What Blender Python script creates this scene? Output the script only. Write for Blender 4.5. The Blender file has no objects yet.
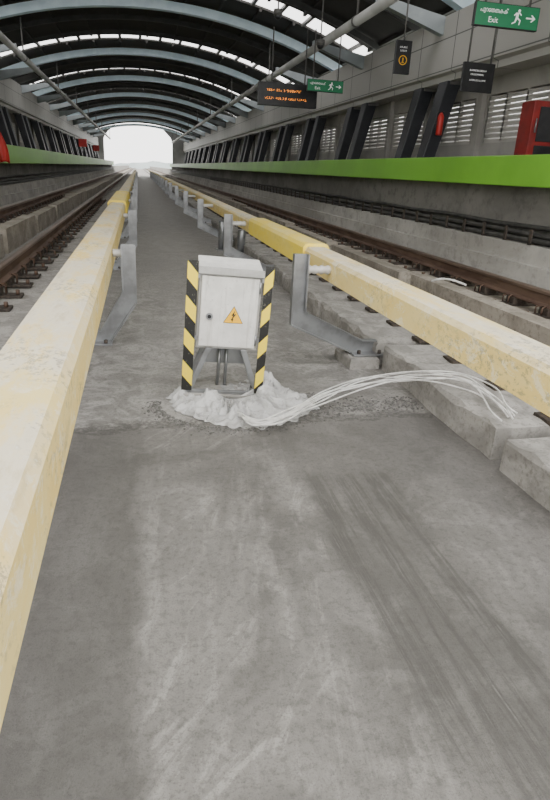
import bpy, bmesh, math, random
from mathutils import Vector, Matrix, noise
random.seed(7)
COL = bpy.context.scene.collection
R = math.radians
H = 1.65
CX = 0.665
# ------------------------------------------------------------------ camera
f = 600.0
pit = R(20.77); yaw = R(13.08); rol = R(3.0)
F = Vector((math.sin(yaw)*math.cos(pit), math.cos(yaw)*math.cos(pit), -math.sin(pit)))
Rt = Vector((math.cos(yaw), -math.sin(yaw), 0))
U = Rt.cross(F)
R2 = Rt*math.cos(rol) + U*math.sin(rol)
U2 = -Rt*math.sin(rol) + U*math.cos(rol)
cam = bpy.data.cameras.new('camera'); co = bpy.data.objects.new('camera', cam); COL.objects.link(co)
M = Matrix((R2, U2, -F)).transposed().to_4x4(); M.translation = (0, 0, H)
co.matrix_world = M
cam.sensor_fit = 'VERTICAL'; cam.sensor_height = 36; cam.sensor_width = 36; cam.lens = 27
cam.clip_end = 3000; cam.clip_start = 0.02
bpy.context.scene.camera = co
def at(px, py, z):
    d = F*f + R2*(px-275) + U2*(400-py)
    t = (z-H)/d.z
    return Vector((0, 0, H)) + d*t

# ------------------------------------------------------------------ materials
def nodes(name):
    m = bpy.data.materials.new(name); m.use_nodes = True
    nt = m.node_tree; return m, nt, nt.nodes['Principled BSDF']
def nd(nt, t, **kw):
    n = nt.nodes.new(t)
    for k, v in kw.items(): setattr(n, k, v)
    return n
def sock(nt, a, s):
    if isinstance(a, (int, float)): s.default_value = a
    elif isinstance(a, tuple): s.default_value = a
    else: nt.links.new(a, s)
def mth(nt, op, a, b=0.0, c=None):
    n = nd(nt, 'ShaderNodeMath', operation=op)
    sock(nt, a, n.inputs[0]); sock(nt, b, n.inputs[1])
    if c is not None: sock(nt, c, n.inputs[2])
    return n.outputs[0]
def smooth(nt, v, a, b):
    n = nd(nt, 'ShaderNodeMapRange', interpolation_type='SMOOTHSTEP')
    sock(nt, v, n.inputs[0]); n.inputs[1].default_value = a; n.inputs[2].default_value = b
    return n.outputs[0]
def mix(nt, fac, a, b):
    n = nd(nt, 'ShaderNodeMix', data_type='RGBA')
    sock(nt, fac, n.inputs[0])
    for v, s in ((a, n.inputs[6]), (b, n.inputs[7])):
        if isinstance(v, tuple): s.default_value = (*v[:3], 1)
        else: nt.links.new(v, s)
    return n.outputs[2]
def coords(nt): return nd(nt, 'ShaderNodeTexCoord').outputs['Object']
def nz(nt, co_, scale=(1, 1, 1), s=1.0, det=4.0, rough=.55, dist=0.0, rz=0.0):
    mp = nd(nt, 'ShaderNodeMapping'); nt.links.new(co_, mp.inputs[0]); mp.inputs['Scale'].default_value = scale
    if rz:
        m0 = nd(nt, 'ShaderNodeMapping'); nt.links.new(co_, m0.inputs[0]); m0.inputs['Rotation'].default_value = (0, 0, rz)
        nt.links.new(m0.outputs[0], mp.inputs[0])
    n = nd(nt, 'ShaderNodeTexNoise'); nt.links.new(mp.outputs[0], n.inputs['Vector'])
    n.inputs['Scale'].default_value = s; n.inputs['Detail'].default_value = det; n.inputs['Roughness'].default_value = rough
    n.inputs['Distortion'].default_value = dist
    return n.outputs[0]
def bump(nt, bs, h, st=.3, dist=.01):
    b = nd(nt, 'ShaderNodeBump'); b.inputs['Strength'].default_value = st; b.inputs['Distance'].default_value = dist
    nt.links.new(h, b.inputs['Height']); nt.links.new(b.outputs[0], bs.inputs['Normal'])
def mat(name, c1, c2=None, rough=.6, metal=0.0, s=6.0, stretch=(1, 1, 1), bst=.15, lo=.4, hi=.62, emit=0):
    m, nt, bs = nodes(name)
    c2 = c2 or tuple(x*.8 for x in c1)
    n = nz(nt, coords(nt), stretch, s)
    col = mix(nt, smooth(nt, n, lo, hi), c1, c2)
    nt.links.new(col, bs.inputs['Base Color'])
    bs.inputs['Roughness'].default_value = rough; bs.inputs['Metallic'].default_value = metal
    if bst: bump(nt, bs, n, bst)
    if emit:
        nt.links.new(col, bs.inputs['Emission Color']); bs.inputs['Emission Strength'].default_value = emit
    return m

MT = {}
def dirty(name, c1, c2, c3, s=4):
    m, nt, bs = nodes(name); c = coords(nt)
    n1 = nz(nt, c, (1, .7, 1), s, 6, .65, .5); n2 = nz(nt, c, (1, 1, 1), s*6, 5, .7); n3 = nz(nt, c, (1, .5, 1), s*.4, 4)
    a = mix(nt, smooth(nt, n1, .38, .62), c1, c2)
    a = mix(nt, mth(nt, 'MULTIPLY', smooth(nt, n2, .5, .66), .6), a, c3)
    a = mix(nt, mth(nt, 'MULTIPLY', smooth(nt, n3, .5, .64), .45), a, c2)
    nt.links.new(a, bs.inputs['Base Color']); bs.inputs['Roughness'].default_value = .92
    bump(nt, bs, mth(nt, 'ADD', n1, mth(nt, 'MULTIPLY', n2, .6)), .6, .012)
    return m
MT['conc'] = dirty('plinth_concrete', (.38, .365, .34), (.25, .24, .222), (.15, .142, .13), 5)
MT['conc_b'] = dirty('beige_plinth_concrete', (.4, .36, .305), (.27, .24, .2), (.14, .12, .098), 2.5)
MT['conc_l'] = dirty('pale_wall_concrete', (.46, .445, .415), (.33, .315, .29), (.22, .21, .192), .8)
MT['conc_r'] = dirty('shaded_recess_concrete', (.22, .21, .195), (.15, .143, .132), (.1, .095, .088), .8)  # concrete colour darkened to paint in the shade below the green platform edge
MT['rust'] = mat('rusty_rail', (.085, .05, .035), (.14, .09, .065), .7, .3, s=9, stretch=(1, .2, 1))
MT['shine'] = mat('worn_rail_head', (.22, .16, .125), (.13, .09, .07), .45, .6, s=9, stretch=(1, .1, 1))
MT['galv'] = mat('galvanised_steel', (.33, .34, .35), (.24, .245, .25), .36, .7, s=5, bst=0)
MT['darksteel'] = mat('dark_steel', (.05, .042, .036), (.1, .08, .065), .7, .4, s=20)
MT['green'] = mat('green_edge_paint', (.2, .5, .045), (.17, .43, .038), .4, s=.6, bst=0)
MT['black'] = mat('black_paint', (.012, .013, .015), (.02, .02, .022), .35, s=5, bst=0)
MT['pillar'] = mat('dark_pillar_paint', (.018, .02, .025), (.028, .03, .036), .4, s=2, bst=0)
MT['roof'] = mat('dark_roof_sheet', (.036, .033, .03), (.025, .023, .021), .7, s=.6)
MT['purlin'] = mat('dark_roof_steel', (.06, .06, .06), (.045, .045, .045), .6, s=2, bst=0)
MT['rib'] = mat('pale_blue_steel', (.74, .9, 1.0), (.66, .82, .93), .5, s=2, bst=0)
MT['white'] = mat('white_paint', (.75, .75, .74), (.66, .66, .65), .5, s=2, bst=0)
MT['louvre'] = mat('beige_louvre', (.46, .445, .415), (.37, .36, .335), .5, s=1, bst=0)
MT['wallw'] = mat('pale_wall', (.38, .365, .34), (.3, .29, .27), .7, s=1, bst=0)
MT['tray'] = mat('grey_tray', (.13, .125, .12), (.09, .088, .085), .5, s=2, bst=0)
MT['beam'] = mat('canopy_beam_paint', (.34, .375, .395), (.27, .3, .315), .5, s=1, bst=0)
MT['pipe'] = mat('pale_grey_pipe', (.5, .5, .49), (.4, .4, .39), .5, s=1, bst=0)
def cab_mat(name, c1, c2):
    m, nt, bs = nodes(name); c = coords(nt)
    n1 = nz(nt, c, (1, 1, 1), 6, 6, .65); n2 = nz(nt, c, (18, 18, 1.2), 1.6, 5, .65); n3 = nz(nt, c, (1, 1, 1), 34, 4, .7)
    a = mix(nt, smooth(nt, n1, .38, .64), c1, c2)
    a = mix(nt, mth(nt, 'MULTIPLY', smooth(nt, n2, .54, .68), .35), a, (.34, .32, .28))
    a = mix(nt, mth(nt, 'MULTIPLY', smooth(nt, n3, .6, .7), .4), a, (.3, .285, .255))
    nt.links.new(a, bs.inputs['Base Color']); bs.inputs['Roughness'].default_value = .48
    return m
MT['cab'] = cab_mat('cabinet_door_paint', (.76, .75, .715), (.64, .63, .595))
MT['cabf'] = cab_mat('cabinet_frame_paint', (.46, .455, .44), (.36, .355, .34))
MT['red'] = mat('red_paint', (.5, .025, .02), (.38, .018, .015), .45, s=3, bst=0)
MT['redd'] = mat('dull_red_paint', (.26, .017, .014), (.18, .014, .012), .5, s=3, bst=0)
MT['yellow'] = mat('yellow_sign', (.95, .52, .01), (.9, .48, .01), .4, s=3, bst=0)
MT['signgreen'] = mat('green_sign_face', (.006, .15, .06), (.008, .17, .07), .4, s=2, bst=0, emit=.12)
MT['signwhite'] = mat('white_sign_lettering', (.85, .85, .85), (.8, .8, .8), .5, s=2, bst=0, emit=.2)
MT['led'] = mat('amber_led', (1, .33, .04), (1, .3, .03), .5, s=2, bst=0, emit=1.9)
MT['cable'] = mat('pale_cable', (.78, .77, .75), (.58, .57, .55), .5, s=12, bst=0)
MT['blackcable'] = mat('black_cable', (.035, .034, .032), (.06, .057, .052), .6, s=5, bst=0)
MT['ceramic'] = mat('insulator_white', (.6, .59, .56), (.5, .48, .45), .3, s=9, bst=0)
MT['pebble'] = mat('cement_crumbs', (.17, .165, .157), (.1, .097, .092), .95, s=30)
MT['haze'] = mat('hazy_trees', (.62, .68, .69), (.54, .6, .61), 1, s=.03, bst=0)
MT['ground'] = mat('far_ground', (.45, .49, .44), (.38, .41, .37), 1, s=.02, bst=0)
MT['endwall'] = mat('end_wall_sheet', (.2, .2, .195), (.15, .15, .147), .7, s=.5, bst=0)
def sheet_mat():
    m, nt, bs = nodes('plastic_sheeting')
    c = coords(nt)
    n = nz(nt, c, (1, 1, 1), 22, 6, .65, 2.5); n2 = nz(nt, c, (1, 1, 1), 6, 4)
    a = mix(nt, smooth(nt, n2, .38, .62), (.82, .82, .815), (.6, .595, .585))
    a = mix(nt, mth(nt, 'MULTIPLY', smooth(nt, n, .56, .66), .4), a, (.34, .33, .32))
    nt.links.new(a, bs.inputs['Base Color']); bs.inputs['Roughness'].default_value = .12
    bs.inputs['Transmission Weight'].default_value = .35
    bump(nt, bs, n, .6, .01)
    return m
MT['sheet'] = sheet_mat()
# yellow covers, weathered
def cover_mat(name, c1, c2, c3, dust):
    m, nt, bs = nodes(name)
    oi = nd(nt, 'ShaderNodeObjectInfo'); c = coords(nt)
    ad = nd(nt, 'ShaderNodeVectorMath', operation='ADD'); nt.links.new(c, ad.inputs[0])
    nt.links.new(oi.outputs['Location'], ad.inputs[1]); v = ad.outputs[0]
    n1 = nz(nt, v, (1, .4, 1), 2.6, 6, .6, .6)
    n2 = nz(nt, v, (1, .6, 1), 9, 8, .78, .6)
    n3 = nz(nt, v, (1, .7, 1), 30, 6, .75)
    n4 = nz(nt, v, (1, .3, 1), 5, 7, .74)
    n5 = nz(nt, v, (1, .7, 1), 2.1, 5, .6)
    sp = nd(nt, 'ShaderNodeSeparateXYZ'); nt.links.new(nd(nt, 'ShaderNodeTexCoord').outputs['Normal'], sp.inputs[0])
    up = smooth(nt, sp.outputs[2], .3, .9)
    a = mix(nt, smooth(nt, n1, .38, .64), c1, c2)
    a = mix(nt, mth(nt, 'MULTIPLY', smooth(nt, n2, .53, .6), dust), a, c3)
    a = mix(nt, mth(nt, 'MULTIPLY', up, mth(nt, 'MULTIPLY', smooth(nt, n4, .38, .56), dust)), a, (.72, .69, .62))
    a = mix(nt, mth(nt, 'MULTIPLY', smooth(nt, n4, .56, .66), .5*dust), a, (.46, .35, .16))
    a = mix(nt, mth(nt, 'MULTIPLY', mth(nt, 'MULTIPLY', smooth(nt, n3, .52, .58), smooth(nt, n5, .46, .6)), .75*dust), a, (.2, .17, .12))
    a = mix(nt, mth(nt, 'MULTIPLY', smooth(nt, n3, .63, .67), .8*dust), a, (.86, .84, .78))
    nt.links.new(a, bs.inputs['Base Color']); bs.inputs['Roughness'].default_value = .6
    bump(nt, bs, n2, .15)
    return m
MT['cover'] = cover_mat('weathered_yellow_cover', (.84, .63, .21), (.84, .68, .3), (.88, .8, .58), .72)
MT['cover2'] = cover_mat('fresh_yellow_cover', (.95, .72, .07), (.9, .7, .13), (.88, .8, .42), .25)
# walkway concrete
def floor_mat():
    m, nt, bs = nodes('walkway_concrete')
    c = coords(nt); sp = nd(nt, 'ShaderNodeSeparateXYZ'); nt.links.new(c, sp.inputs[0]); X, Y = sp.outputs[0], sp.outputs[1]
    wob = mth(nt, 'MULTIPLY', mth(nt, 'SUBTRACT', nz(nt, c, (1, 1, 1), 1.8, 5), .5), .5)
    wob2 = mth(nt, 'MULTIPLY', mth(nt, 'SUBTRACT', nz(nt, c, (1, .5, 1), 5, 5, .65), .5), .2)
    Xw = mth(nt, 'ADD', X, wob); Yw = mth(nt, 'ADD', Y, wob); Xs = mth(nt, 'ADD', X, wob2)
    def inv(v): return mth(nt, 'SUBTRACT', 1.0, v)
    def mul(*a):
        r = a[0]
        for q in a[1:]: r = mth(nt, 'MULTIPLY', r, q)
        return r
    big = nz(nt, c, (1, .6, 1), 1.2, 7, .62, .8)
    med = nz(nt, c, (1, 1, 1), 4.0, 8, .68, 1.0)
    fine = nz(nt, c, (1, 1, 1), 30, 6, .78)
    grit = nz(nt, c, (1, 1, 1), 130, 3, .8)
    drag = nz(nt, c, (8, .35, 1), 1.9, 8, .7, .25)
    lng = nz(nt, c, (6, .5, 1), 1.4, 8, .68, .4, .12)
    st1 = nz(nt, c, (4, .9, 1), 1.4, 9, .7, 1.4, .6)
    a = mix(nt, smooth(nt, big, .38, .6), (.125, .119, .111), (.182, .173, .162))
    a = mix(nt, mul(smooth(nt, med, .46, .64), .34), a, (.28, .268, .252))
    centre = mul(smooth(nt, Xs, -.07, .02), inv(smooth(nt, Xs, .8, .9)))
    a = mix(nt, mul(centre, smooth(nt, big, .38, .55), .4), a, (.29, .278, .262))
    a = mix(nt, mul(smooth(nt, lng, .49, .61), smooth(nt, med, .36, .58), mth(nt, 'ADD', mul(centre, .2), .13)), a, (.41, .393, .368))
    a = mix(nt, mul(smooth(nt, st1, .52, .62), smooth(nt, big, .43, .54), mth(nt, 'ADD', mul(centre, .42), .06)), a, (.44, .423, .397))
    a = mix(nt, mul(inv(smooth(nt, Xs, -.1, -.03)), inv(smooth(nt, Yw, 3.2, 3.6)), .45), a, (.078, .074, .068))
    reg = mul(smooth(nt, Xs, .84, .9), inv(smooth(nt, Xs, 1.36, 1.44)), inv(smooth(nt, Yw, 2.95, 3.1)))
    a = mix(nt, mul(reg, .34), a, (.09, .086, .08))
    a = mix(nt, mul(reg, smooth(nt, drag, .46, .56), .5), a, (.06, .057, .053))
    a = mix(nt, mul(reg, smooth(nt, drag, .58, .66), .35), a, (.36, .347, .327))
    band = mul(smooth(nt, Yw, 2.85, 3.05), inv(smooth(nt, Yw, 3.72, 3.82)))
    a = mix(nt, mul(band, .36), a, (.1, .095, .089))
    jn = mul(smooth(nt, Yw, 3.76, 3.8), inv(smooth(nt, Yw, 3.88, 3.98)))
    old = smooth(nt, Yw, 3.84, 3.92)
    a = mix(nt, mul(old, mth(nt, 'ADD', mul(smooth(nt, med, .42, .6), .5), .3)), a, (.4, .385, .362))
    a = mix(nt, mul(old, smooth(nt, big, .5, .6), .38), a, (.16, .152, .142))
    a = mix(nt, mul(jn, smooth(nt, fine, .35, .55), .65), a, (.055, .052, .049))
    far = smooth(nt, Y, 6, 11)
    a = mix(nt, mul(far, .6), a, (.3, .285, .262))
    a = mix(nt, mul(smooth(nt, fine, .48, .62), .45), a, (.075, .071, .066))
    a = mix(nt, mul(smooth(nt, grit, .53, .66), .5), a, (.06, .057, .053))
    nt.links.new(a, bs.inputs['Base Color'])
    bs.inputs['Roughness'].default_value = .66
    h = mth(nt, 'ADD', mul(fine, .9), mth(nt, 'ADD', mul(med, .3), mth(nt, 'ADD', mul(reg, drag, 1.2), mul(grit, .4))))
    bump(nt, bs, h, .55, .011)
    return m
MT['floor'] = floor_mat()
def stripe_mat(name, sgn):
    m, nt, bs = nodes(name)
    c = coords(nt)
    sp = nd(nt, 'ShaderNodeSeparateXYZ'); nt.links.new(c, sp.inputs[0])
    v = mth(nt, 'ADD', sp.outputs[2], mth(nt, 'MULTIPLY', sp.outputs[0], 1.1*sgn))
    fr = mth(nt, 'FRACT', mth(nt, 'ADD', mth(nt, 'DIVIDE', v, .24), 10.2))
    k = mth(nt, 'GREATER_THAN', fr, .5)
    a = mix(nt, k, (.012, .012, .011), (.92, .7, .04))
    a = mix(nt, mth(nt, 'MULTIPLY', smooth(nt, nz(nt, c, (1, 1, 1), 30, 5, .7), .58, .68), .4), a, (.4, .37, .3))
    nt.links.new(a, bs.inputs['Base Color'])
    bs.inputs['Roughness'].default_value = .45
    return m
MT['hazL'] = stripe_mat('hazard_stripes_falling', 1); MT['hazR'] = stripe_mat('hazard_stripes_rising', -1)
def panel_mat():
    m, nt, bs = nodes('fascia_panels')
    c = coords(nt); sp = nd(nt, 'ShaderNodeSeparateXYZ'); nt.links.new(c, sp.inputs[0])
    fr = mth(nt, 'FRACT', mth(nt, 'DIVIDE', sp.outputs[1], 1.9))
    fz = mth(nt, 'FRACT', mth(nt, 'DIVIDE', sp.outputs[2], .7))
    k = mth(nt, 'MAXIMUM', mth(nt, 'LESS_THAN', fr, .02), mth(nt, 'LESS_THAN', fz, .04))
    a = mix(nt, nz(nt, c, (1, .3, 1), .8), (.4, .39, .37), (.52, .505, .48))
    nt.links.new(mix(nt, k, a, (.13, .13, .125)), bs.inputs['Base Color']); bs.inputs['Roughness'].default_value = .5
    return m
MT['fascia'] = panel_mat()

# ------------------------------------------------------------------ mesh helpers
def box(bm, x0, x1, y0, y1, z0, z1):
    v = [bm.verts.new(p) for p in ((x0,y0,z0),(x1,y0,z0),(x1,y1,z0),(x0,y1,z0),(x0,y0,z1),(x1,y0,z1),(x1,y1,z1),(x0,y1,z1))]
    for q in ((3,2,1,0),(4,5,6,7),(0,1,5,4),(1,2,6,5),(2,3,7,6),(3,0,4,7)): bm.faces.new([v[i] for i in q])
    return v
def hexa(bm, lo, hi):
    v = [bm.verts.new(p) for p in list(lo)+list(hi)]
    for q in ((3,2,1,0),(4,5,6,7),(0,1,5,4),(1,2,6,5),(2,3,7,6),(3,0,4,7)): bm.faces.new([v[i] for i in q])
def prism(bm, pts, axis, a, b):
    def P(p, t):
        return {'y': (p[0], t, p[1]), 'x': (t, p[0], p[1]), 'z': (p[0], p[1], t)}[axis]
    A = [bm.verts.new(P(p, a)) for p in pts]; B = [bm.verts.new(P(p, b)) for p in pts]
    n = len(pts)
    bm.faces.new(A); bm.faces.new(B[::-1])
    for i in range(n):
        j = (i+1) % n; bm.faces.new((A[i], B[i], B[j], A[j]))
def tube(bm, pts, r, n=8, radii=None):
    pts = [Vector(p) for p in pts]; rings = []
    t0 = (pts[1]-pts[0]).normalized()
    ref = Vector((0,0,1)) if abs(t0.z) < .9 else Vector((1,0,0))
    for i, p in enumerate(pts):
        t = (pts[min(i+1, len(pts)-1)]-pts[max(i-1, 0)]).normalized()
        u = (ref - t*ref.dot(t)).normalized(); w = t.cross(u); rr = radii[i] if radii else r
        rings.append([bm.verts.new(p+(u*math.cos(2*math.pi*k/n)+w*math.sin(2*math.pi*k/n))*rr) for k in range(n)])
    for a, b in zip(rings, rings[1:]):
        for k in range(n):
            fc = bm.faces.new((a[k], a[(k+1)%n], b[(k+1)%n], b[k])); fc.smooth = True
    bm.faces.new(rings[0][::-1]); bm.faces.new(rings[-1])
def spline(pts, n=8):
    out = []; P = [Vector(p) for p in pts]
    for i in range(len(P)-1):
        a, b, c, d = P[max(i-1,0)], P[i], P[i+1], P[min(i+2,len(P)-1)]
        for k in range(n):
            t = k/n
            out.append(.5*((2*b)+(c-a)*t+(2*a-5*b+4*c-d)*t*t+(3*b-a-3*c+d)*t**3))
    out.append(P[-1]); return out
def tag(o, label=None, cat=None, group=None, kind=None):
    if label: o['label'] = label
    if cat: o['category'] = cat
    if group: o['group'] = group
    if kind: o['kind'] = kind
    return o
def mk(name, bm, m, parent=None, bevel=0, loc=None):
    bmesh.ops.recalc_face_normals(bm, faces=bm.faces)
    if bevel: bmesh.ops.bevel(bm, geom=list(bm.edges), offset=bevel, segments=2, affect='EDGES', profile=.6, clamp_overlap=True)
    me = bpy.data.meshes.new(name); bm.to_mesh(me); bm.free()
    for x in (m if isinstance(m, list) else [m]): me.materials.append(MT[x])
    o = bpy.data.objects.new(name, me); COL.objects.link(o)
    if parent: o.parent = parent
    if loc: o.location = loc
    return o
def empty(name, loc=(0,0,0), rot=(0,0,0)):
    o = bpy.data.objects.new(name, None); COL.objects.link(o); o.location = loc; o.rotation_euler = rot; o.empty_display_size = .1
    return o
def dup(o, loc=None, parent=None):
    c = o.copy(); COL.objects.link(c)
    if parent: c.parent = parent
    if loc is not None: c.location = loc
    for ch in list(o.children): dup(ch, None, c)
    return c
def BM(): return bmesh.new()
def struct(name, bm, m, bevel=0): return tag(mk(name, bm, m, None, bevel), kind='structure')
ORD = 'first second third fourth fifth sixth seventh eighth ninth tenth eleventh twelfth thirteenth fourteenth fifteenth sixteenth seventeenth eighteenth nineteenth twentieth twenty-first twenty-second twenty-third twenty-fourth twenty-fifth twenty-sixth twenty-seventh twenty-eighth twenty-ninth thirtieth thirty-first thirty-second'.split()
def text_mesh(name, s, size, parent, loc, m, width=None):
    cu = bpy.data.curves.new('t', 'FONT'); cu.body = s; cu.size = size; cu.extrude = .002
    ob = bpy.data.objects.new('t', cu); COL.objects.link(ob)
    bpy.context.view_layer.update()
    me = bpy.data.meshes.new_from_object(ob.evaluated_get(bpy.context.evaluated_depsgraph_get()))
    bpy.data.objects.remove(ob); bpy.data.curves.remove(cu)
    if width:
        xs = [v.co.x for v in me.vertices]; k = width/(max(xs)-min(xs))
        for v in me.vertices: v.co.x *= k
    me.materials.clear(); me.materials.append(MT[m])
    o = bpy.data.objects.new(name, me); COL.objects.link(o); o.parent = parent; o.location = loc; o.rotation_euler = (R(90), 0, 0)
    return o

YEND = 109.3
# ------------------------------------------------------------------ setting: floor, plinths, platforms
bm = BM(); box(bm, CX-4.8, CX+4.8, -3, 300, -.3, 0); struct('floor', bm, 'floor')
PZ = .22
def rough_block(x0, x1, y0, y1, z1):
    # cast block with uneven, chipped edges
    bm = BM(); n = max(2, int((y1-y0)/.12)); rows = []
    for i in range(n+1):
        y = y0+(y1-y0)*i/n; w = lambda q: .022*noise.noise(Vector((y*3.3, q, 4.4)))+.018*noise.noise(Vector((y*11, q, 1)))
        chip = .05*max(0, noise.noise(Vector((y*5, x0*3, 7)))-.1)
        rows.append([bm.verts.new(p) for p in ((x0+w(1), y, 0), (x1, y, 0), (x1, y, z1+w(2)), (x0+.02+chip+w(3), y, z1+w(3)), (x0+w(1), y, z1-.025-chip+w(5)))])
    for a, b in zip(rows, rows[1:]):
        for k in range(5): bm.faces.new((a[k], a[(k+1)%5], b[(k+1)%5], b[k]))
    bm.faces.new(rows[0]); bm.faces.new(rows[-1][::-1]); return bm
for s in (-1, 1):
    def X(o): return CX + s*o
    y = -2.9
    ends = [2.93] + [4.95+2.0*k for k in range(50)]
    for e in ends:
        jit = random.uniform(-.02, .012)
        struct('track_plinth', rough_block(X(1.46)+jit, X(2.7), y, e, PZ+jit), 'conc'); y = e+random.uniform(.08, .14)
    bm = BM(); a, b = sorted((X(1.47), X(2.7))); box(bm, a, b, y, 300, 0, PZ); struct('track_plinth', bm, 'conc')
    # stepped plinths under the outer rails
    y = -2.9
    for k in range(28):
        hh = .4+random.uniform(-.05, .05)
        bm = BM(); prism(bm, [(X(3.05), 0), (X(3.05), hh), (X(3.3), hh), (X(3.3), .3), (X(3.98), .3), (X(3.98), .38), (X(4.15), .38), (X(4.15), 0)], 'y', y, y+3.75-random.uniform(.15, .5)); struct('track_plinth', bm, 'conc_b'); y += 3.75
    bm = BM(); a, b = sorted((X(3.05), X(4.15))); box(bm, a, b, y, 300, 0, .3); struct('track_plinth', bm, 'conc_b')
    bm = BM(); prism(bm, [(X(4.2), 0), (X(4.2), .42), (X(4.32), .42), (X(4.32), .66), (X(4.42), .66), (X(4.42), .9), (X(4.85), .9), (X(4.85), 0)], 'y', -3, YEND); struct('service_ledge', bm, 'conc_l')
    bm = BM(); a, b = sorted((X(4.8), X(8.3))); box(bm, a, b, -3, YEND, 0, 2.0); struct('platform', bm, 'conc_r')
    bm = BM(); a, b = sorted((X(4.53), X(4.85))); box(bm, a, b, -3, YEND, 1.63 if s > 0 else 1.5, 2.04); struct('trim_%d' % (1 if s < 0 else 2), bm, 'green', .015)
    bm = BM(); a, b = sorted((X(7.535), X(7.7)))
    box(bm, a, b, 3, YEND, 2.0, 2.55); box(bm, a, b, 3, YEND, 3.6, 4.1)
    for k in range(19):
        yy = 3+5.75*k; box(bm, a, b, yy, yy+.6, 2.55, 3.6)
        box(bm, a, b, yy+2.95, yy+3.35, 2.55, 3.6)
        c_, d_ = sorted((X(7.42), X(7.54)))
        for q in (0, 2.95): box(bm, c_, d_, yy+q+.1, yy+q+.3, 2.0, 4.1)      # pilasters
    struct('wall_left' if s < 0 else 'wall_right', bm, 'wallw')
    # deep fascia overhanging the platform, with a recessed lower lip
    bm = BM(); prism(bm, [(X(6.95), 3.98), (X(6.95), 4.12), (X(6.82), 4.16), (X(6.82), 5.42), (X(8.3), 5.75), (X(8.3), 3.98)], 'y', 3, YEND); struct('trim_%d' % (3 if s < 0 else 4), bm, 'fascia')
    wn = 0
    for k in range(18):
        for y0, L in ((3.6+5.75*k, 2.35), (6.35+5.75*k, 2.4)):
            bm = BM(); yy = y0
            for yb in (yy, yy+L/3, yy+2*L/3, yy+L-.06): box(bm, X(7.6)-.05, X(7.6)+.05, yb, yb+.07, 2.55, 3.6)
            for j in range(9):
                z = 2.54+j*.117; i0, i1 = X(7.55), X(7.67)
                hexa(bm, [(i0,yy,z),(i1,yy,z+.05),(i1,yy+L,z+.05),(i0,yy+L,z)],
                         [(i0,yy,z+.084),(i1,yy,z+.134),(i1,yy+L,z+.134),(i0,yy+L,z+.084)])
            wn += 1
            struct('window_%d' % (wn+(0 if s < 0 else 36)), bm, 'louvre')
    bm = BM(); a, b = sorted((X(4.6), X(4.8))); box(bm, a, b, YEND, 300, 0, 1.3); struct('parapet', bm, 'conc_l')

# roof: arched sheets, skylight strips, ribs
RR = 19.9; ZC = 7.65-RR; AM = 25.3
def arch(bm, r0, r1, y0, y1, a0=-AM, a1=AM, n=40):
    rows = []
    for i in range(n+1):
        t = R(a0+(a1-a0)*i/n); sx, cz = math.sin(t), math.cos(t)
        rows.append([bm.verts.new((CX+r*sx, y, ZC+r*cz)) for r, y in ((r0,y0),(r0,y1),(r1,y1),(r1,y0))])
    for a, b in zip(rows, rows[1:]):
        for k in range(4): bm.faces.new((a[k], a[(k+1)%4], b[(k+1)%4], b[k]))
    bm.faces.new(rows[0]); bm.faces.new(rows[-1][::-1])
RY = [5.8+11.5*k for k in range(10)]
bm = BM()
for k in range(0, 9):
    y0, y1 = RY[k]-1.8, RY[k+1]-3.4
    arch(bm, RR+.4, RR+.48, y0, y1)
    for t in range(-24, 25, 4):
        x = CX+(RR+.35)*math.sin(R(t)); z = ZC+(RR+.35)*math.cos(R(t)); box(bm, x-.05, x+.05, y0, y1, z-.06, z+.06)
arch(bm, RR+.4, RR+.48, RY[9]-1.8, RY[9]+.3)
struct('ceiling', bm, 'roof')
for k in range(1, 10):
    bm = BM(); yy = RY[k]-3.4
    for t in range(-25, 26, 3):
        x = CX+(RR+.43)*math.sin(R(t)); z = ZC+(RR+.43)*math.cos(R(t)); w = .07
        box(bm, x-w, x+w, yy, yy+1.6, z-.05, z+.05)
    struct('window_%d' % (72+k), bm, 'tray')
# gable panels at the far end
bm = BM()
for s, o0 in ((-1, 6.0), (1, 5.0)):
    N = 12; top = []
    for i in range(N+1):
        o = o0+(8.4-o0)*i/N
        top.append((CX+s*o, ZC+math.sqrt((RR+.35)**2-o*o)))
    pts = [(CX+s*o0, 2.0)]+[(CX+s*o0, 5.4), (CX+s*(o0-.3), 6.1), (CX+s*(o0-.9), 6.7), (CX+s*(o0-2.0), ZC+math.sqrt((RR+.35)**2-(o0-2.0)**2))]+top+[(CX+s*8.4, 2.0)]
    prism(bm, pts, 'y', YEND+.1, YEND+.25)
struct('wall_back', bm, 'endwall')
def ribbm(r0, r1, w):
    bm = BM(); arch(bm, r0, r1, -w/2, w/2); return bm
rib0 = None
for k in range(0, 10):
    if rib0 is None: o = rib0 = mk('roof_rib', ribbm(RR-.08, RR+.25, .34), 'rib')
    else: o = dup(rib0)
    o.location = (0, RY[k], 0)
    tag(o, 'broad pale blue steel roof rib arching over both tracks, %s from near end' % ORD[k], 'roof rib', 'pale roof ribs')
sec0 = None
for k in range(0, 9):
    for j, fr in enumerate((.3, .6)):
        if sec0 is None: o = sec0 = mk('roof_arch', ribbm(RR+.14, RR+.33, .12), 'purlin')
        else: o = dup(sec0)
        o.location = (0, RY[k]+11.5*fr, 0)
        tag(o, 'thin dark secondary roof arch between two pale ribs', 'roof arch', 'dark secondary roof arches')

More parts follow.
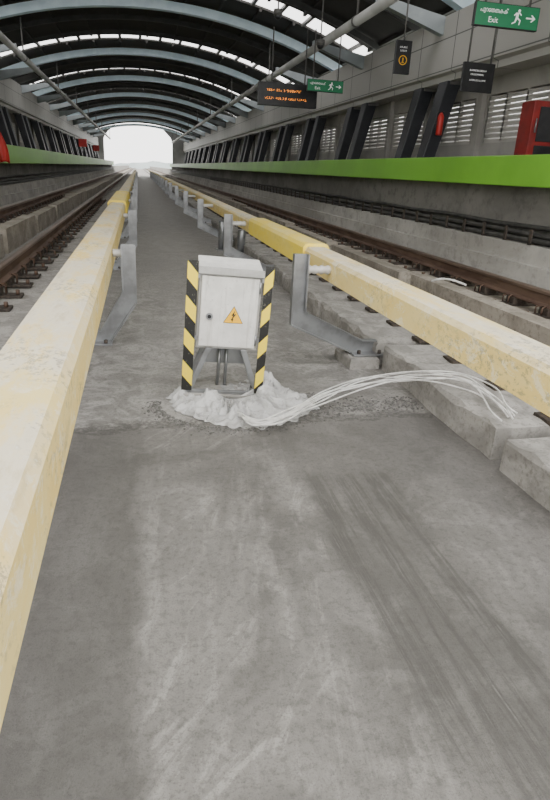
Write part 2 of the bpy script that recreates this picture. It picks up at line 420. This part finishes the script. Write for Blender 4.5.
# ------------------------------------------------------------------ rails
RZ = .34
def rail(x, z, label):
    t = empty('rail', (x, 0, z)); tag(t, label, 'rail', 'running rails')
    bm = BM(); prism(bm, [(-.075,0),(.075,0),(.075,.012),(.018,.035),(.014,.13),(-.014,.13),(-.018,.035),(-.075,.012)], 'y', -2.9, 300); mk('web', bm, 'rust', t)
    bm = BM(); prism(bm, [(-.037,.13),(.037,.13),(.037,.16),(.025,.172),(-.025,.172),(-.037,.16)], 'y', -2.9, 300); tag(mk('rail_head', bm, 'shine', t), 'worn steel rail head')
    return t
rail(CX-2.235, RZ, 'rusty running rail just left of the left yellow cover')
rail(CX-3.735, .4, 'rusty running rail nearest the left platform')
rail(CX+2.235, RZ, 'rusty running rail just behind the right yellow cover')
rail(CX+3.735, .4, 'rusty running rail nearest the right platform')
def make_plate():
    t = empty('rail_fastening')
    bm = BM(); box(bm, -.4, .24, -.1, .1, 0, .03); mk('baseplate', bm, 'darksteel', t, .006)
    bm = BM(); box(bm, -.1, .1, -.08, .08, .03, .12); mk('rail_pad', bm, 'darksteel', t)
    for q in (-1, 1):
        bm = BM(); tube(bm, [(q*.16,-.05,.04),(q*.16,-.05,.13),(q*.09,-.02,.145),(q*.09,.03,.145),(q*.17,.05,.13),(q*.17,.05,.04)], .011, 6)
        mk('clip', bm, 'rust', t)
        bm = BM(); tube(bm, [(-.33 if q < 0 else .2,0,.025),(-.33 if q < 0 else .2,0,.08)], .03, 6); mk('bolt', bm, 'rust', t)
    return t
pl = make_plate(); first = True
for off, lab in ((-2.235, 'dark steel rail fastening under the rail beside the left yellow cover'),
                 (2.235, 'dark steel rail fastening under the rail behind the right yellow cover'),
                 (3.735, 'dark steel rail fastening under the rail nearest the right platform'),
                 (-3.735, 'dark steel rail fastening under the rail nearest the left platform')):
    for k in range(44 if off > 0 else 40):
        zl = .3 if abs(off) > 3 else PZ
        o = pl if first else dup(pl); first = False
        o.location = (CX+off, 1.2+.65*k, zl)
        o.rotation_euler = (0, 0, math.pi if off < 0 else 0)
        o.scale = (.9, 1, .83) if abs(off) > 3 else ((.96, .9, 1) if off > 0 else (.7, 1, 1))
        tag(o, lab, 'rail fastening', lab.split('under ')[1] + ' fastenings')

# ------------------------------------------------------------------ yellow covers
PROF = [(-.12,0),(-.122,.165),(-.1,.196),(-.07,.203),(.07,.203),(.1,.196),(.122,.165),(.12,0),(.1,0),(.1,.15),(.08,.175),(-.08,.175),(-.1,.15),(-.1,0)]
def cover(length, m, sx, sz):
    t = empty('rail_cover')
    bm = BM(); prism(bm, [(p[0]*sx, p[1]*sz) for p in PROF], 'y', 0, length); mk('cover', bm, m, t)
    bm = BM(); prism(bm, [(-.06,.03),(.06,.03),(.06,.06),(.02,.08),(.02,.12),(.06,.14),(-.06,.14),(-.02,.12),(-.02,.08),(-.06,.06)], 'y', 0, length); tag(mk('conductor_rail', bm, 'darksteel', t), 'dark steel conductor rail inside the cover')
    return t
protos = {}
for s, nm in ((-1, 'left'), (1, 'right')):
    g = 'yellow conductor rail covers on the %s' % nm
    if s > 0: cuts = [-2.5, 6.1, 9.4] + [14.0+4.6*k for k in range(21)]
    else: cuts = [-2.5, 7.4, 12.6] + [17.2+4.6*k for k in range(20)]
    for k in range(len(cuts)-1):
        fresh = (k == 1) if s > 0 else (k == 2)
        if k == 0: lab = 'long weathered yellow cover nearest the camera on the %s of the walkway' % nm
        elif fresh: lab = 'brighter yellow raised cover segment on the %s of the walkway' % nm
        else: lab = 'yellow conductor rail cover on the %s, %s segment from the camera' % (nm, ORD[k])
        sx, sz = (1.0, 1.0) if s > 0 else (1.28, 1.22)
        if fresh: sx *= 1.15; sz *= 1.16
        m = 'cover2' if fresh else 'cover'
        key = (round(cuts[k+1]-cuts[k], 3), m, sx)
        if key in protos: o = dup(protos[key])
        else: o = protos[key] = cover(cuts[k+1]-cuts[k]-.006, m, sx, sz)
        o.location = (CX+s*(1.105 if s > 0 else 1.085), cuts[k], .75 if s > 0 else .705); tag(o, lab, 'rail cover', g)

# ------------------------------------------------------------------ galvanised cranked brackets
def bracket(s, po, fo, ztop, zbot, zfoot, hw):
    # origin under the foot; po / fo: post and foot offsets from the track centre; hw: half width of the channel
    t = empty('support_bracket'); i = -s
    xo = i*(fo-po+hw); xi = i*(fo-po-hw); zt, zb = ztop-zfoot, zbot-zfoot
    W = 2*hw*.95
    def flange(bm, p, q, w, d0=-.075):
        d = Vector((q[0]-p[0], q[1]-p[1])).normalized(); n = Vector((-d.y, d.x))*w
        prism(bm, [(p[0]-n.x,p[1]-n.y),(q[0]-n.x,q[1]-n.y),(q[0]+n.x,q[1]+n.y),(p[0]+n.x,p[1]+n.y)], 'y', d0, .0)
    # open channel: web at the back, two flanges towards the camera
    bm = BM(); prism(bm, [(xo, zb), (xo, zt), (xi, zt), (xi, zb+W)], 'y', -.004, .004)
    flange(bm, (xo, zb), (xo, zt), .005); flange(bm, (xi, zb+W), (xi, zt), .005); mk('post', bm, 'galv', t)
    ex = i*-.16
    a0, a1, b0, b1 = (xo, zb), (i*.06, .012), (xi, zb+W), (i*-.02, .012+W)
    bm = BM(); prism(bm, [a0, b0, b1, (ex, .012+W), (ex, .012), a1], 'y', -.004, .004)
    flange(bm, a0, a1, .005); flange(bm, b0, b1, .005); flange(bm, b1, (ex, .012+W), .005); mk('arm', bm, 'galv', t)
    bm = BM(); box(bm, *sorted((i*.08, i*-.24)), -.14, .12, 0, .018); pl_ = mk('foot_plate', bm, 'galv', t, .004)
    for q in (-.18, .02):
        bm = BM(); tube(bm, [(i*q, -.1, .016), (i*q, -.1, .05)], .018, 6); mk('bolt', bm, 'darksteel', pl_)
    pts = []; rad = []
    L = (.985 if s > 0 else .925)-po-hw
    for k in range(9):
        u = k/8; pts.append((xi-i*L*u, .03, .86-zfoot)); rad.append(.042 if k % 2 == 1 else .03)
    bm = BM(); tube(bm, pts, .05, 14, rad); tag(mk('insulator', bm, 'ceramic', t), 'small white ribbed insulator')
    return t
for s, nm, y0, po, fo, zt, zb, zf in ((1, 'right', 5.15, .69, 1.3, 1.0, .38, .1), (-1, 'left', 5.95, .78, 1.04, .95, .4, 0)):
    pr = bracket(s, po, fo, zt, zb, zf, .062)
    for k in range(16):
        y = y0+4.6*k
        o = pr if k == 0 else dup(pr)
        o.location = (CX+s*fo, y, zf)
        tag(o, 'cranked galvanised steel bracket holding the %s yellow cover, %s from the camera' % (nm, ORD[k]), 'bracket', 'galvanised brackets along the %s cover' % nm)
        if s > 0: struct('bracket_pedestal', rough_block(CX+fo-.14, CX+1.45, y-.2, y+.22, .1), 'conc')
# short round posts behind the cabinet
for i, (px, py, h) in enumerate(((222, 250, .62), (241, 254, .5))):
    p = at(px, py, 0)
    t = empty('bollard', (p.x, p.y, 0)); tag(t, ['taller short round grey post behind the cabinet, further left', 'lower short round grey post behind the cabinet, nearer the right cover'][i], 'post', 'short posts behind the cabinet')
    bm = BM(); tube(bm, [(0,0,0),(0,0,h-.02),(0,0,h)], .09, 18, [.085,.085,.07]); mk('shaft', bm, 'galv', t)
    bm = BM(); box(bm, -.13, .13, -.13, .13, 0, .02); mk('base_plate', bm, 'galv', t)

# ------------------------------------------------------------------ electrical cabinet
cb = empty('electrical_cabinet', (.585, 4.42, .015), (0, R(3.2), R(-3)))
tag(cb, 'pale grey electrical cabinet on legs with hazard striped side posts', 'electrical cabinet')
bm = BM(); box(bm, -.228, .228, -.13, .14, .385, .96); mk('body', bm, 'cabf', cb, .008)
bm = BM(); prism(bm, [(-.15,.96),(-.15,.968),(.155,1.02),(.155,.96)], 'x', -.23, .23); lid = mk('lid', bm, 'cab', cb, .003)
bm = BM(); box(bm, -.235, .235, -.168, -.15, .935, .985); mk('top_frame', bm, 'cabf', cb, .003)
bm = BM(); box(bm, -.208, .208, -.152, -.128, .405, .922); door = mk('door', bm, 'cab', cb, .008)
bm = BM(); tube(bm, [(-.14,-.152,.63),(-.14,-.16,.63)], .026, 20); tag(mk('lock', bm, 'galv', door), 'round chrome lock')
bm = BM(); tube(bm, [(-.14,-.158,.63),(-.14,-.166,.63)], .014, 16); tag(mk('keyhole', bm, 'black', door), 'black lock centre')
TS = 1.1; TZ = .62
def TP(pts): return [(a*TS, TZ+(b-TZ)*TS) for a, b in pts]
bm = BM(); prism(bm, TP([(-.066,.57),(.066,.57),(0,.685)]), 'y', -.1545, -.151)
sg = mk('warning_sign', bm, 'black', door, 0); tag(sg, 'black border of the warning triangle')
bm = BM(); prism(bm, TP([(-.061,.573),(.061,.573),(0,.679)]), 'y', -.157, -.1544); yt = mk('sign_face', bm, 'yellow', door); tag(yt, 'yellow triangle')
bm = BM(); prism(bm, TP([(.007,.655),(-.015,.62),(-.001,.624),(-.012,.599),(-.018,.6),(-.005,.581),(-.001,.603),(-.007,.6),(.016,.633),(.002,.63)]), 'y', -.16, -.1569)
lb = tag(mk('lightning_bolt', bm, 'black', door), 'black lightning bolt symbol')
for o in (sg, yt, lb): o.location = (.035, 0, .025)
for z in (.47, .86):
    bm = BM(); tube(bm, [(.213,-.152,z-.04),(.213,-.152,z+.04)], .009, 8); mk('hinge', bm, 'galv', door)
for q, hm in ((-1, 'hazL'), (1, 'hazR')):
    bm = BM(); w = .076 if q < 0 else .062; x0 = q*.238
    prism(bm, [(x0, .06), (x0+q*w, .06), (x0+q*w, 1.02), (x0, 1.02)], 'y', -.167, -.159)
    tag(mk('striped_plate', bm, hm, cb, 0), 'flat yellow and black striped plate')
    for z in (.45, .9):
        bm = BM(); box(bm, *sorted((q*.222, q*.28)), -.159, -.12, z, z+.03); mk('plate_clip', bm, 'galv', cb)
for q in (-1, 1):
    for yy in (-.13, .11):
        bm = BM(); xt, xb = q*.13, q*.27; w = .022
        hexa(bm, [(xb-w,yy-.02,.02),(xb+w,yy-.02,.02),(xb+w,yy+.02,.02),(xb-w,yy+.02,.02)], [(xt-w,yy-.02,.39),(xt+w,yy-.02,.39),(xt+w,yy+.02,.39),(xt-w,yy+.02,.39)])
        mk('leg', bm, 'galv', cb, .003)
bm = BM(); box(bm, -.26, .26, -.15, -.12, .02, .06); mk('frame_rail', bm, 'galv', cb, .003)
for x in (-.03, .03):
    bm = BM(); tube(bm, [(x,.06,.03),(x*.9,.05,.39)], .013, 10); tag(mk('conduit', bm, 'galv', cb), 'upright conduit under the cabinet')
bm = BM(); box(bm, -.18, .18, .12, .13, .2, .39); tag(mk('cross_plate', bm, 'galv', cb), 'cross plate between the rear legs')
bm = BM(); box(bm, -.33, .33, -.18, .18, .012, .035); mk('base_plate', bm, 'conc', cb, .004)
# thin plastic sheet: gathered in sharp folds round the foot, ragged flat hem
bm = BM(); rings = []; NT, NR = 340, 64
cc = Vector((.65, 4.24, 0))
def rdg(v): return max(0, 1-abs(noise.noise(v))*4.2)
for i in range(NR+1):
    row = []
    for j in range(NT):
        t = 2*math.pi*j/NT; ct, st = math.cos(t), math.sin(t)
        rx = .47+.16*max(0, math.cos(t+.6))+.06*noise.noise(Vector((ct*2, st*2, 3)))+.09*noise.noise(Vector((ct*6, st*6, 3)))
        ry = .41+.14*max(0, math.cos(t+1.1))+.06*noise.noise(Vector((ct*3, st*3, 7)))+.1*noise.noise(Vector((ct*7, st*7, 1)))
        u = i/NR
        tw = t+.5*noise.noise(Vector((ct*2.5, st*2.5, u*3)))
        cw, sw = math.cos(tw), math.sin(tw)
        x = cc.x+ct*rx*u; y = cc.y+st*ry*u
        f1 = rdg(Vector((cw*3.2, sw*3.2, u*1.2))); f2 = rdg(Vector((cw*6.5, sw*6.5, 4+u*2.2))); f3 = rdg(Vector((x*9, y*6, 6)))
        prof = min(1, u*2.2)*(1-u)**.6*1.2
        inner = math.exp(-((u-.42)/.16)**2)
        z = .005+prof*(.075*f1**1.2+.045*f2**1.1+.03*f3)+.03*inner
        k1 = math.exp(-(((x-.26)/.075)**2+((y-4.3)/.13)**2)); k2 = math.exp(-(((x-.93)/.1)**2+((y-4.36)/.15)**2))
        z += (k1*.07+k2*.1)*(.4+.8*f2)*min(1, (1-u)*6)
        z += .016*max(0, noise.noise(Vector((ct*14, st*14, 2))))*(u > .93)
        if math.hypot((x-.585)/.29, (y-4.47)/.21) < 1 and k1 < .4 and k2 < .5: z = min(z, .05)
        row.append(bm.verts.new((x, y, max(.004, z))))
    rings.append(row)
for a, b in zip(rings, rings[1:]):
    for j in range(NT):
        try: bm.faces.new((a[j], b[j], b[(j+1)%NT], a[(j+1)%NT])).smooth = True
        except ValueError: pass
bmesh.ops.remove_doubles(bm, verts=bm.verts, dist=.0004)
tag(mk('plastic_sheet', bm, 'sheet'), 'crumpled white plastic sheet wrapped round the foot of the cabinet', 'plastic sheet')
# fine cement grit
bm = BM()
for k in range(2400):
    t = random.uniform(math.pi*.95, math.pi*2.1); rr = .98+abs(random.gauss(.0, .1))
    x = .68+math.cos(t)*.58*rr; y = 4.2+math.sin(t)*.49*rr; s_ = random.uniform(.002, .01)
    if k > 1400: x = random.uniform(1.0, 2.1); y = 3.96+random.gauss(0, .08)+.12*(x-1); s_ = random.uniform(.002, .012)
    bmesh.ops.create_icosphere(bm, subdivisions=1, radius=s_, matrix=Matrix.Translation((x, y, s_*.3))@Matrix.Diagonal((1, random.uniform(.6,1.3), .6, 1)))
tag(mk('cement_crumbs', bm, 'pebble'), 'fine grey cement grit scattered in front of the plastic sheet', 'rubble', kind='stuff')
# cables: loose strands rising from the plastic, arching up and draped over the right plinth
base = [(240,414,.05),(258,423,.07),(288,414,.09),(322,398,.09),(360,385,.12),(398,378,.18),(434,376,.27),(464,380,.285),(485,392,.28),(501,407,.27),(510,417,.26)]
CL = ['uppermost', 'second', 'third', 'fourth', 'fifth', 'sixth', 'lowest']
for k in range(7):
    pts = []; sd = k*5.3+2
    for i, (px, py, z) in enumerate(base):
        fan = (.3, .5, .9, 1.1, 1.2, 1.2, 1.1, 1, 1, .9, .8)[i]
        off = (k-3)*1.5+9*noise.noise(Vector((i*.5, sd, 2)))
        ex = 7*noise.noise(Vector((i*.7, sd, 9)))
        dz = .03*max(0, noise.noise(Vector((i*.5, sd, 5))))
        qx, qy = px+ex-(2.5*(k-3) if i > 7 else 0), py+off*fan
        p = at(qx, qy, z+dz)
        if p.x > 2.0 and p.z < .262: p = at(qx, qy, .262+dz)
        pts.append(p)
    bm = BM(); tube(bm, spline(pts, 8), .0058, 8)
    tag(mk('cable', bm, 'cable'), 'thin pale loose cable from the cabinet foot to the right plinth, %s of the bundle' % CL[k], 'cable', 'pale cables running from the cabinet')

# ------------------------------------------------------------------ wall cables
for s, nm in ((1, 'right'), (-1, 'left')):
    t = empty('cable_run', (CX+s*4.68, 0, .9)); tag(t, 'black cables clipped along the wall under the %s green platform edge' % nm, 'cable run')
    for j, (ox, oz) in enumerate(((-.06, .045), (-.16, .045), (.0, .045), (.05, .2), (-.1, .12))):
        bm = BM(); tube(bm, [(s*ox, -2.5+y*1.6, oz+(.012 if (y+j) % 2 else -.008)) for y in range(70)], .035, 8); mk('black_cable', bm, 'blackcable', t)
    for k in range(75 if s > 0 else 0):
        bm = BM(); y = 2+.6*k; box(bm, -.24, .03, y-.03, y+.03, 0, .015); box(bm, -.24, -.22, y-.03, y+.03, 0, .2); mk('clamp', bm, 'darksteel', t)
bm = BM(); tube(bm, spline([at(432,281,.44), at(440,279,.48), at(452,280,.46), at(466,285,.43)], 8), .014, 8); tag(mk('pipe', bm, 'cable'), 'short white pipe lying across the right track bed', 'pipe')

# ------------------------------------------------------------------ pillars and canopy beams
def pillar(s):
    t = empty('slanted_column')
    bm = BM(); d = s*.46
    hexa(bm, [(-.16,-.2,0),(.16,-.2,0),(.16,.2,0),(-.16,.2,0)], [(d-.19,-.24,1.98),(d+.19,-.24,1.98),(d+.19,.24,1.98),(d-.19,.24,1.98)])
    mk('shaft', bm, 'pillar', t, .02)
    bm = BM(); box(bm, -.24, .24, -.28, .28, 0, .06); mk('foot', bm, 'darksteel', t)
    bm = BM(); box(bm, *sorted((d-s*.12, d+s*.24)), -.28, .28, 1.9, 1.98); mk('head_plate', bm, 'tray', t)
    return t
for s, nm in ((1, 'right'), (-1, 'left')):
    pr = pillar(s); n = 0
    for k in range(0, 16):
        for q in (0, 1.5):
            o = pr if n == 0 else dup(pr)
            o.location = (CX+s*6.62, 15.7+5.8*k+q, 2.0)
            tag(o, 'dark slanted roof column on the %s platform, %s from the camera' % (nm, ORD[n]), 'column', 'dark columns on the %s platform' % nm)
            n += 1
    b0 = None
    for k in range(16):
        if b0 is None:
            bm = BM(); prism(bm, [(s*1.82, -.4), (s*1.82, 0), (s*.05, .3), (s*.05, .14)], 'y', -.11, .11); o = b0 = mk('canopy_beam', bm, 'beam')
        else: o = dup(b0)
        o.location = (CX+s*5.0, 10.2+5.8*k, 5.42)
        tag(o, 'tapering grey roof beam from the %s wall head to the overhead pipe, %s along' % (nm, ORD[k]), 'roof beam', 'tapering beams over the %s platform' % nm)
    t = empty('overhead_pipe', (CX+s*5.0, 0, 5.42)); tag(t, 'long thick grey overhead pipe running above the %s platform edge' % nm, 'overhead pipe')
    bm = BM(); tube(bm, [(0, 4, 0), (0, YEND, 0)], .12, 16); mk('pipe', bm, 'pipe', t)
    for k in range(9):
        bm = BM(); y = RY[k+1]; tube(bm, [(0,y,.1),(0,y,1.4)], .03, 8); mk('hanger', bm, 'tray', t)
        bm = BM(); tube(bm, [(0,y-.04,0),(0,y+.04,0)], .14, 16); mk('collar', bm, 'tray', t)

# ------------------------------------------------------------------ signs
def rod(t, x, z0, z1):
    bm = BM(); tube(bm, [(x, .04, z0), (x, .04, z1)], .02, 8); mk('hanger_rod', bm, 'tray', t)
def exit_sign(loc, label):
    t = empty('exit_sign', loc); tag(t, label, 'sign', 'green exit signs')
    bm = BM(); box(bm, -.58, .58, 0, .08, -.17, .17); mk('housing', bm, 'black', t, .006)
    bm = BM(); box(bm, -.568, .568, -.006, 0, -.158, .158); fc = mk('face', bm, 'signgreen', t)
    # the conjuncts are set side by side in their visual order
    text_mesh('lettering', 'പുറേതതകക്', .09, fc, (-.5, -.008, .03), 'signwhite', .5)
    text_mesh('lettering', 'Exit', .115, fc, (-.34, -.008, -.11), 'signwhite')
    y0, y1 = -.012, -.006
    bm = BM(); K = .82
    prism(bm, [(.07+K*(.16+.028*math.cos(a*math.pi/6)), K*(.112+.028*math.sin(a*math.pi/6))) for a in range(12)], 'y', y0, y1)
    for P in ([(.1,.075),(.16,.085),(.15,-.02),(.1,-.02)], [(.15,.08),(.21,.03),(.225,.045),(.16,.1)], [(.1,.08),(.05,.03),(.065,.015),(.12,.06)],
              [(.12,-.02),(.19,-.06),(.18,-.13),(.2,-.13),(.215,-.05),(.15,-.005)], [(.1,-.01),(.08,-.08),(.02,-.11),(.03,-.13),(.105,-.095),(.14,-.02)]):
        prism(bm, [(.07+K*a, K*b) for a, b in P], 'y', y0, y1)
    mk('running_figure', bm, 'signwhite', fc)
    bm = BM(); prism(bm, [(.34,-.011),(.46,-.011),(.425,-.05),(.45,-.05),(.51,0),(.45,.05),(.425,.05),(.46,.011),(.34,.011)], 'y', y0, y1); mk('arrow', bm, 'signwhite', fc)
    for x in (-.4, .4): rod(t, x, .16, 1.5)
    return t
exit_sign((5.98, 10.4, 4.22), 'large green exit sign hanging at the top right, nearest the camera')
exit_sign((5.75, 20.1, 4.22), 'smaller looking green exit sign hanging beside the orange display board')
t = empty('display_board', (4.85, 21.3, 4.02)); tag(t, 'black hanging display board with orange lettering', 'display board')
bm = BM(); box(bm, -.98, .98, 0, .2, -.34, .34); mk('housing', bm, 'black', t, .01)
for z, x0, x1 in ((.12, -.7, .45), (-.12, -.78, .6)):
    bm = BM(); x = x0
    while x < x1:
        n = random.choice((2, 3, 3))
        for c in range(n):
            for r_ in range(4):
                if random.random() < .55: box(bm, x+c*.018, x+c*.018+.012, -.008, 0, z-.035+r_*.018, z-.035+r_*.018+.012)
        x += n*.018+(.018 if random.random() > .2 else .055)
    tag(mk('lettering', bm, 'led', t), 'line of small orange lit lettering')
for x in (-.55, .55): rod(t, x, .33, 1.9)
t = empty('platform_sign', (6.0, 14.7, 4.25)); tag(t, 'small upright black sign hanging above the right platform', 'sign')
bm = BM(); box(bm, -.19, .19, 0, .08, -.34, .34); mk('housing', bm, 'black', t, .01)
bm = BM()
ring = [(.1*math.cos(a*math.pi/12), .1*math.sin(a*math.pi/12)-.06) for a in range(24)]
ri = [(.082*math.cos(a*math.pi/12), .082*math.sin(a*math.pi/12)-.06) for a in range(24)]
for k in range(24):
    j = (k+1) % 24; prism(bm, [ring[k], ring[j], ri[j], ri[k]], 'y', -.006, 0)
box(bm, -.012, .012, -.006, 0, -.11, -.01); box(bm, -.03, .03, -.006, 0, -.115, -.1)
mk('ring_symbol', bm, 'yellow', t)
def marks(t, rows, h, wmin, wmax):
    for z, x0, x1 in rows:
        bm = BM(); x = x0
        while x < x1:
            w = random.uniform(wmin, wmax); v = random.random(); e = h*.2
            box(bm, x, x+e, -.005, 0, z-h/2, z+h/2)
            if v > .25: box(bm, x+e, x+w, -.005, 0, z+h/2-e, z+h/2)
            if v < .7: box(bm, x+e, x+w, -.005, 0, z-h/2, z-h/2+e)
            if v > .5: box(bm, x+w-e, x+w, -.005, 0, z-h/2+e, z+h/2-e)
            x += w+wmin*.8
        mk('lettering', bm, 'signwhite', t)
marks(t, ((.2, -.1, .09), (.13, -.08, .06)), .03, .014, .026)
rod(t, 0, .33, 1.4)
t = empty('name_board', (6.65, 12.3, 3.6)); tag(t, 'dark board with white lettering hanging beside the slanted columns', 'sign')
bm = BM(); box(bm, -.34, .34, 0, .06, -.26, .26); mk('board', bm, 'black', t, .008)
marks(t, ((.12, -.2, .15), (.05, -.17, .1), (-.05, -.18, .17)), .028, .012, .024)
for x in (-.25, .25): rod(t, x, .26, 1.6)
for i, (p, zr) in enumerate((((3.76, 18.2, 5.55), 2.0), ((5.2, 19.0, 5.1), 2.35))):
    t = empty('dome_camera', p); tag(t, ['small dome camera hanging on a rod under the middle of the roof', 'small dome camera hanging on a rod near the right overhead pipe'][i], 'security camera', 'dome cameras')
    bm = BM(); bmesh.ops.create_uvsphere(bm, u_segments=16, v_segments=10, radius=.1); mk('dome', bm, 'black', t)
    bm = BM(); tube(bm, [(0,0,.0),(0,0,.14)], .12, 16); mk('housing', bm, 'tray', t)
    bm = BM(); tube(bm, [(0,0,.14),(0,0,zr)], .02, 8); mk('rod', bm, 'tray', t)
# small red boards at the far end of the left platform
for i, (y, o) in enumerate(((52, 4.75), (68, 4.75))):
    t = empty('red_board', (CX-o, y, 2.0)); tag(t, 'small red board on a post on the left platform edge, %s' % ('nearer of two' if i == 0 else 'farther of two'), 'sign', 'red boards on the left platform')
    bm = BM(); tube(bm, [(0,0,0),(0,0,1.1)], .04, 8); mk('post', bm, 'tray', t)
    bm = BM(); box(bm, -.3, .3, -.05, .0, .75, 1.3); mk('board', bm, 'red', t)
# red cabinet on the platform
t = empty('red_cabinet', (7.7, 11.3, 2.0)); tag(t, 'red cabinet with a black front standing on the right platform', 'cabinet')
bm = BM(); box(bm, -.34, .36, 0, .42, 0, 1.16); mk('body', bm, 'redd', t, .015)
bm = BM(); box(bm, -.2, .33, -.02, .0, .45, 1.06); mk('front_panel', bm, 'black', t, .005)
bm = BM(); box(bm, -.2, .33, -.02, .0, .08, .38); mk('lower_panel', bm, 'black', t, .005)
bm = BM(); tube(bm, [(-.27,-.05,.6),(-.27,-.05,.85)], .015, 8); mk('handle', bm, 'galv', t)
t = empty('fire_extinguisher', (7.44, 15.34, 2.72)); tag(t, 'small red fire extinguisher hanging beside a dark column', 'fire extinguisher')
bm = BM(); tube(bm, [(0,0,0),(0,0,.02),(0,0,.42),(0,0,.48),(0,0,.52)], .08, 14, [.07,.08,.08,.055,.03]); mk('cylinder', bm, 'red', t)
bm = BM(); tube(bm, [(0,0,.5),(.02,0,.56),(.1,0,.56)], .018, 8); mk('handle', bm, 'black', t)
bm = BM(); tube(bm, spline([(0,0,.53),(-.1,0,.5),(-.12,0,.3),(-.11,0,.12)], 6), .015, 8); mk('hose', bm, 'black', t)
# red flag at the left platform edge
t = empty('warning_flag', (CX-4.42, 19.3, 2.2)); tag(t, 'red cloth warning flag hanging on a pale stick over the left platform edge', 'flag')
bm = BM(); tube(bm, [(-.2,.02,-.165),(-.06,.02,.4)], .018, 8); mk('stick', bm, 'white', t)
bm = BM(); rows = []
for i in range(15):
    row = []
    for j in range(9):
        u, v = i/14, j/8; wd = .12+.2*math.sin(u*2.4)
        row.append(bm.verts.new((-.04+(v-.35)*wd+.14*u, -.14+.04*math.sin(v*9+u*2), .26-u*.9-.08*abs(v-.5))))
    rows.append(row)
for a, b in zip(rows, rows[1:]):
    for j in range(8): bm.faces.new((a[j], a[j+1], b[j+1], b[j])).smooth = True
fl = mk('cloth', bm, 'red', t); md = fl.modifiers.new('thick', 'SOLIDIFY'); md.thickness = .012
# hazy tree line and ground beyond
bm = BM(); A = []
for k in range(121):
    x = -400+k*6.7; A.append((x, 4+4*noise.noise(Vector((x*.02, 0, 0)))+2.5*noise.noise(Vector((x*.09, 2, 0)))))
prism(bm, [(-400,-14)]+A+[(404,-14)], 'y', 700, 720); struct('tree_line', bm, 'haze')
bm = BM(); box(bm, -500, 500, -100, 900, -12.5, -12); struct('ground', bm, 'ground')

# ------------------------------------------------------------------ light
w = bpy.data.worlds.new('overcast'); bpy.context.scene.world = w; w.use_nodes = True
bg = w.node_tree.nodes['Background']; bg.inputs[0].default_value = (1, .985, .96, 1); bg.inputs[1].default_value = 3.7
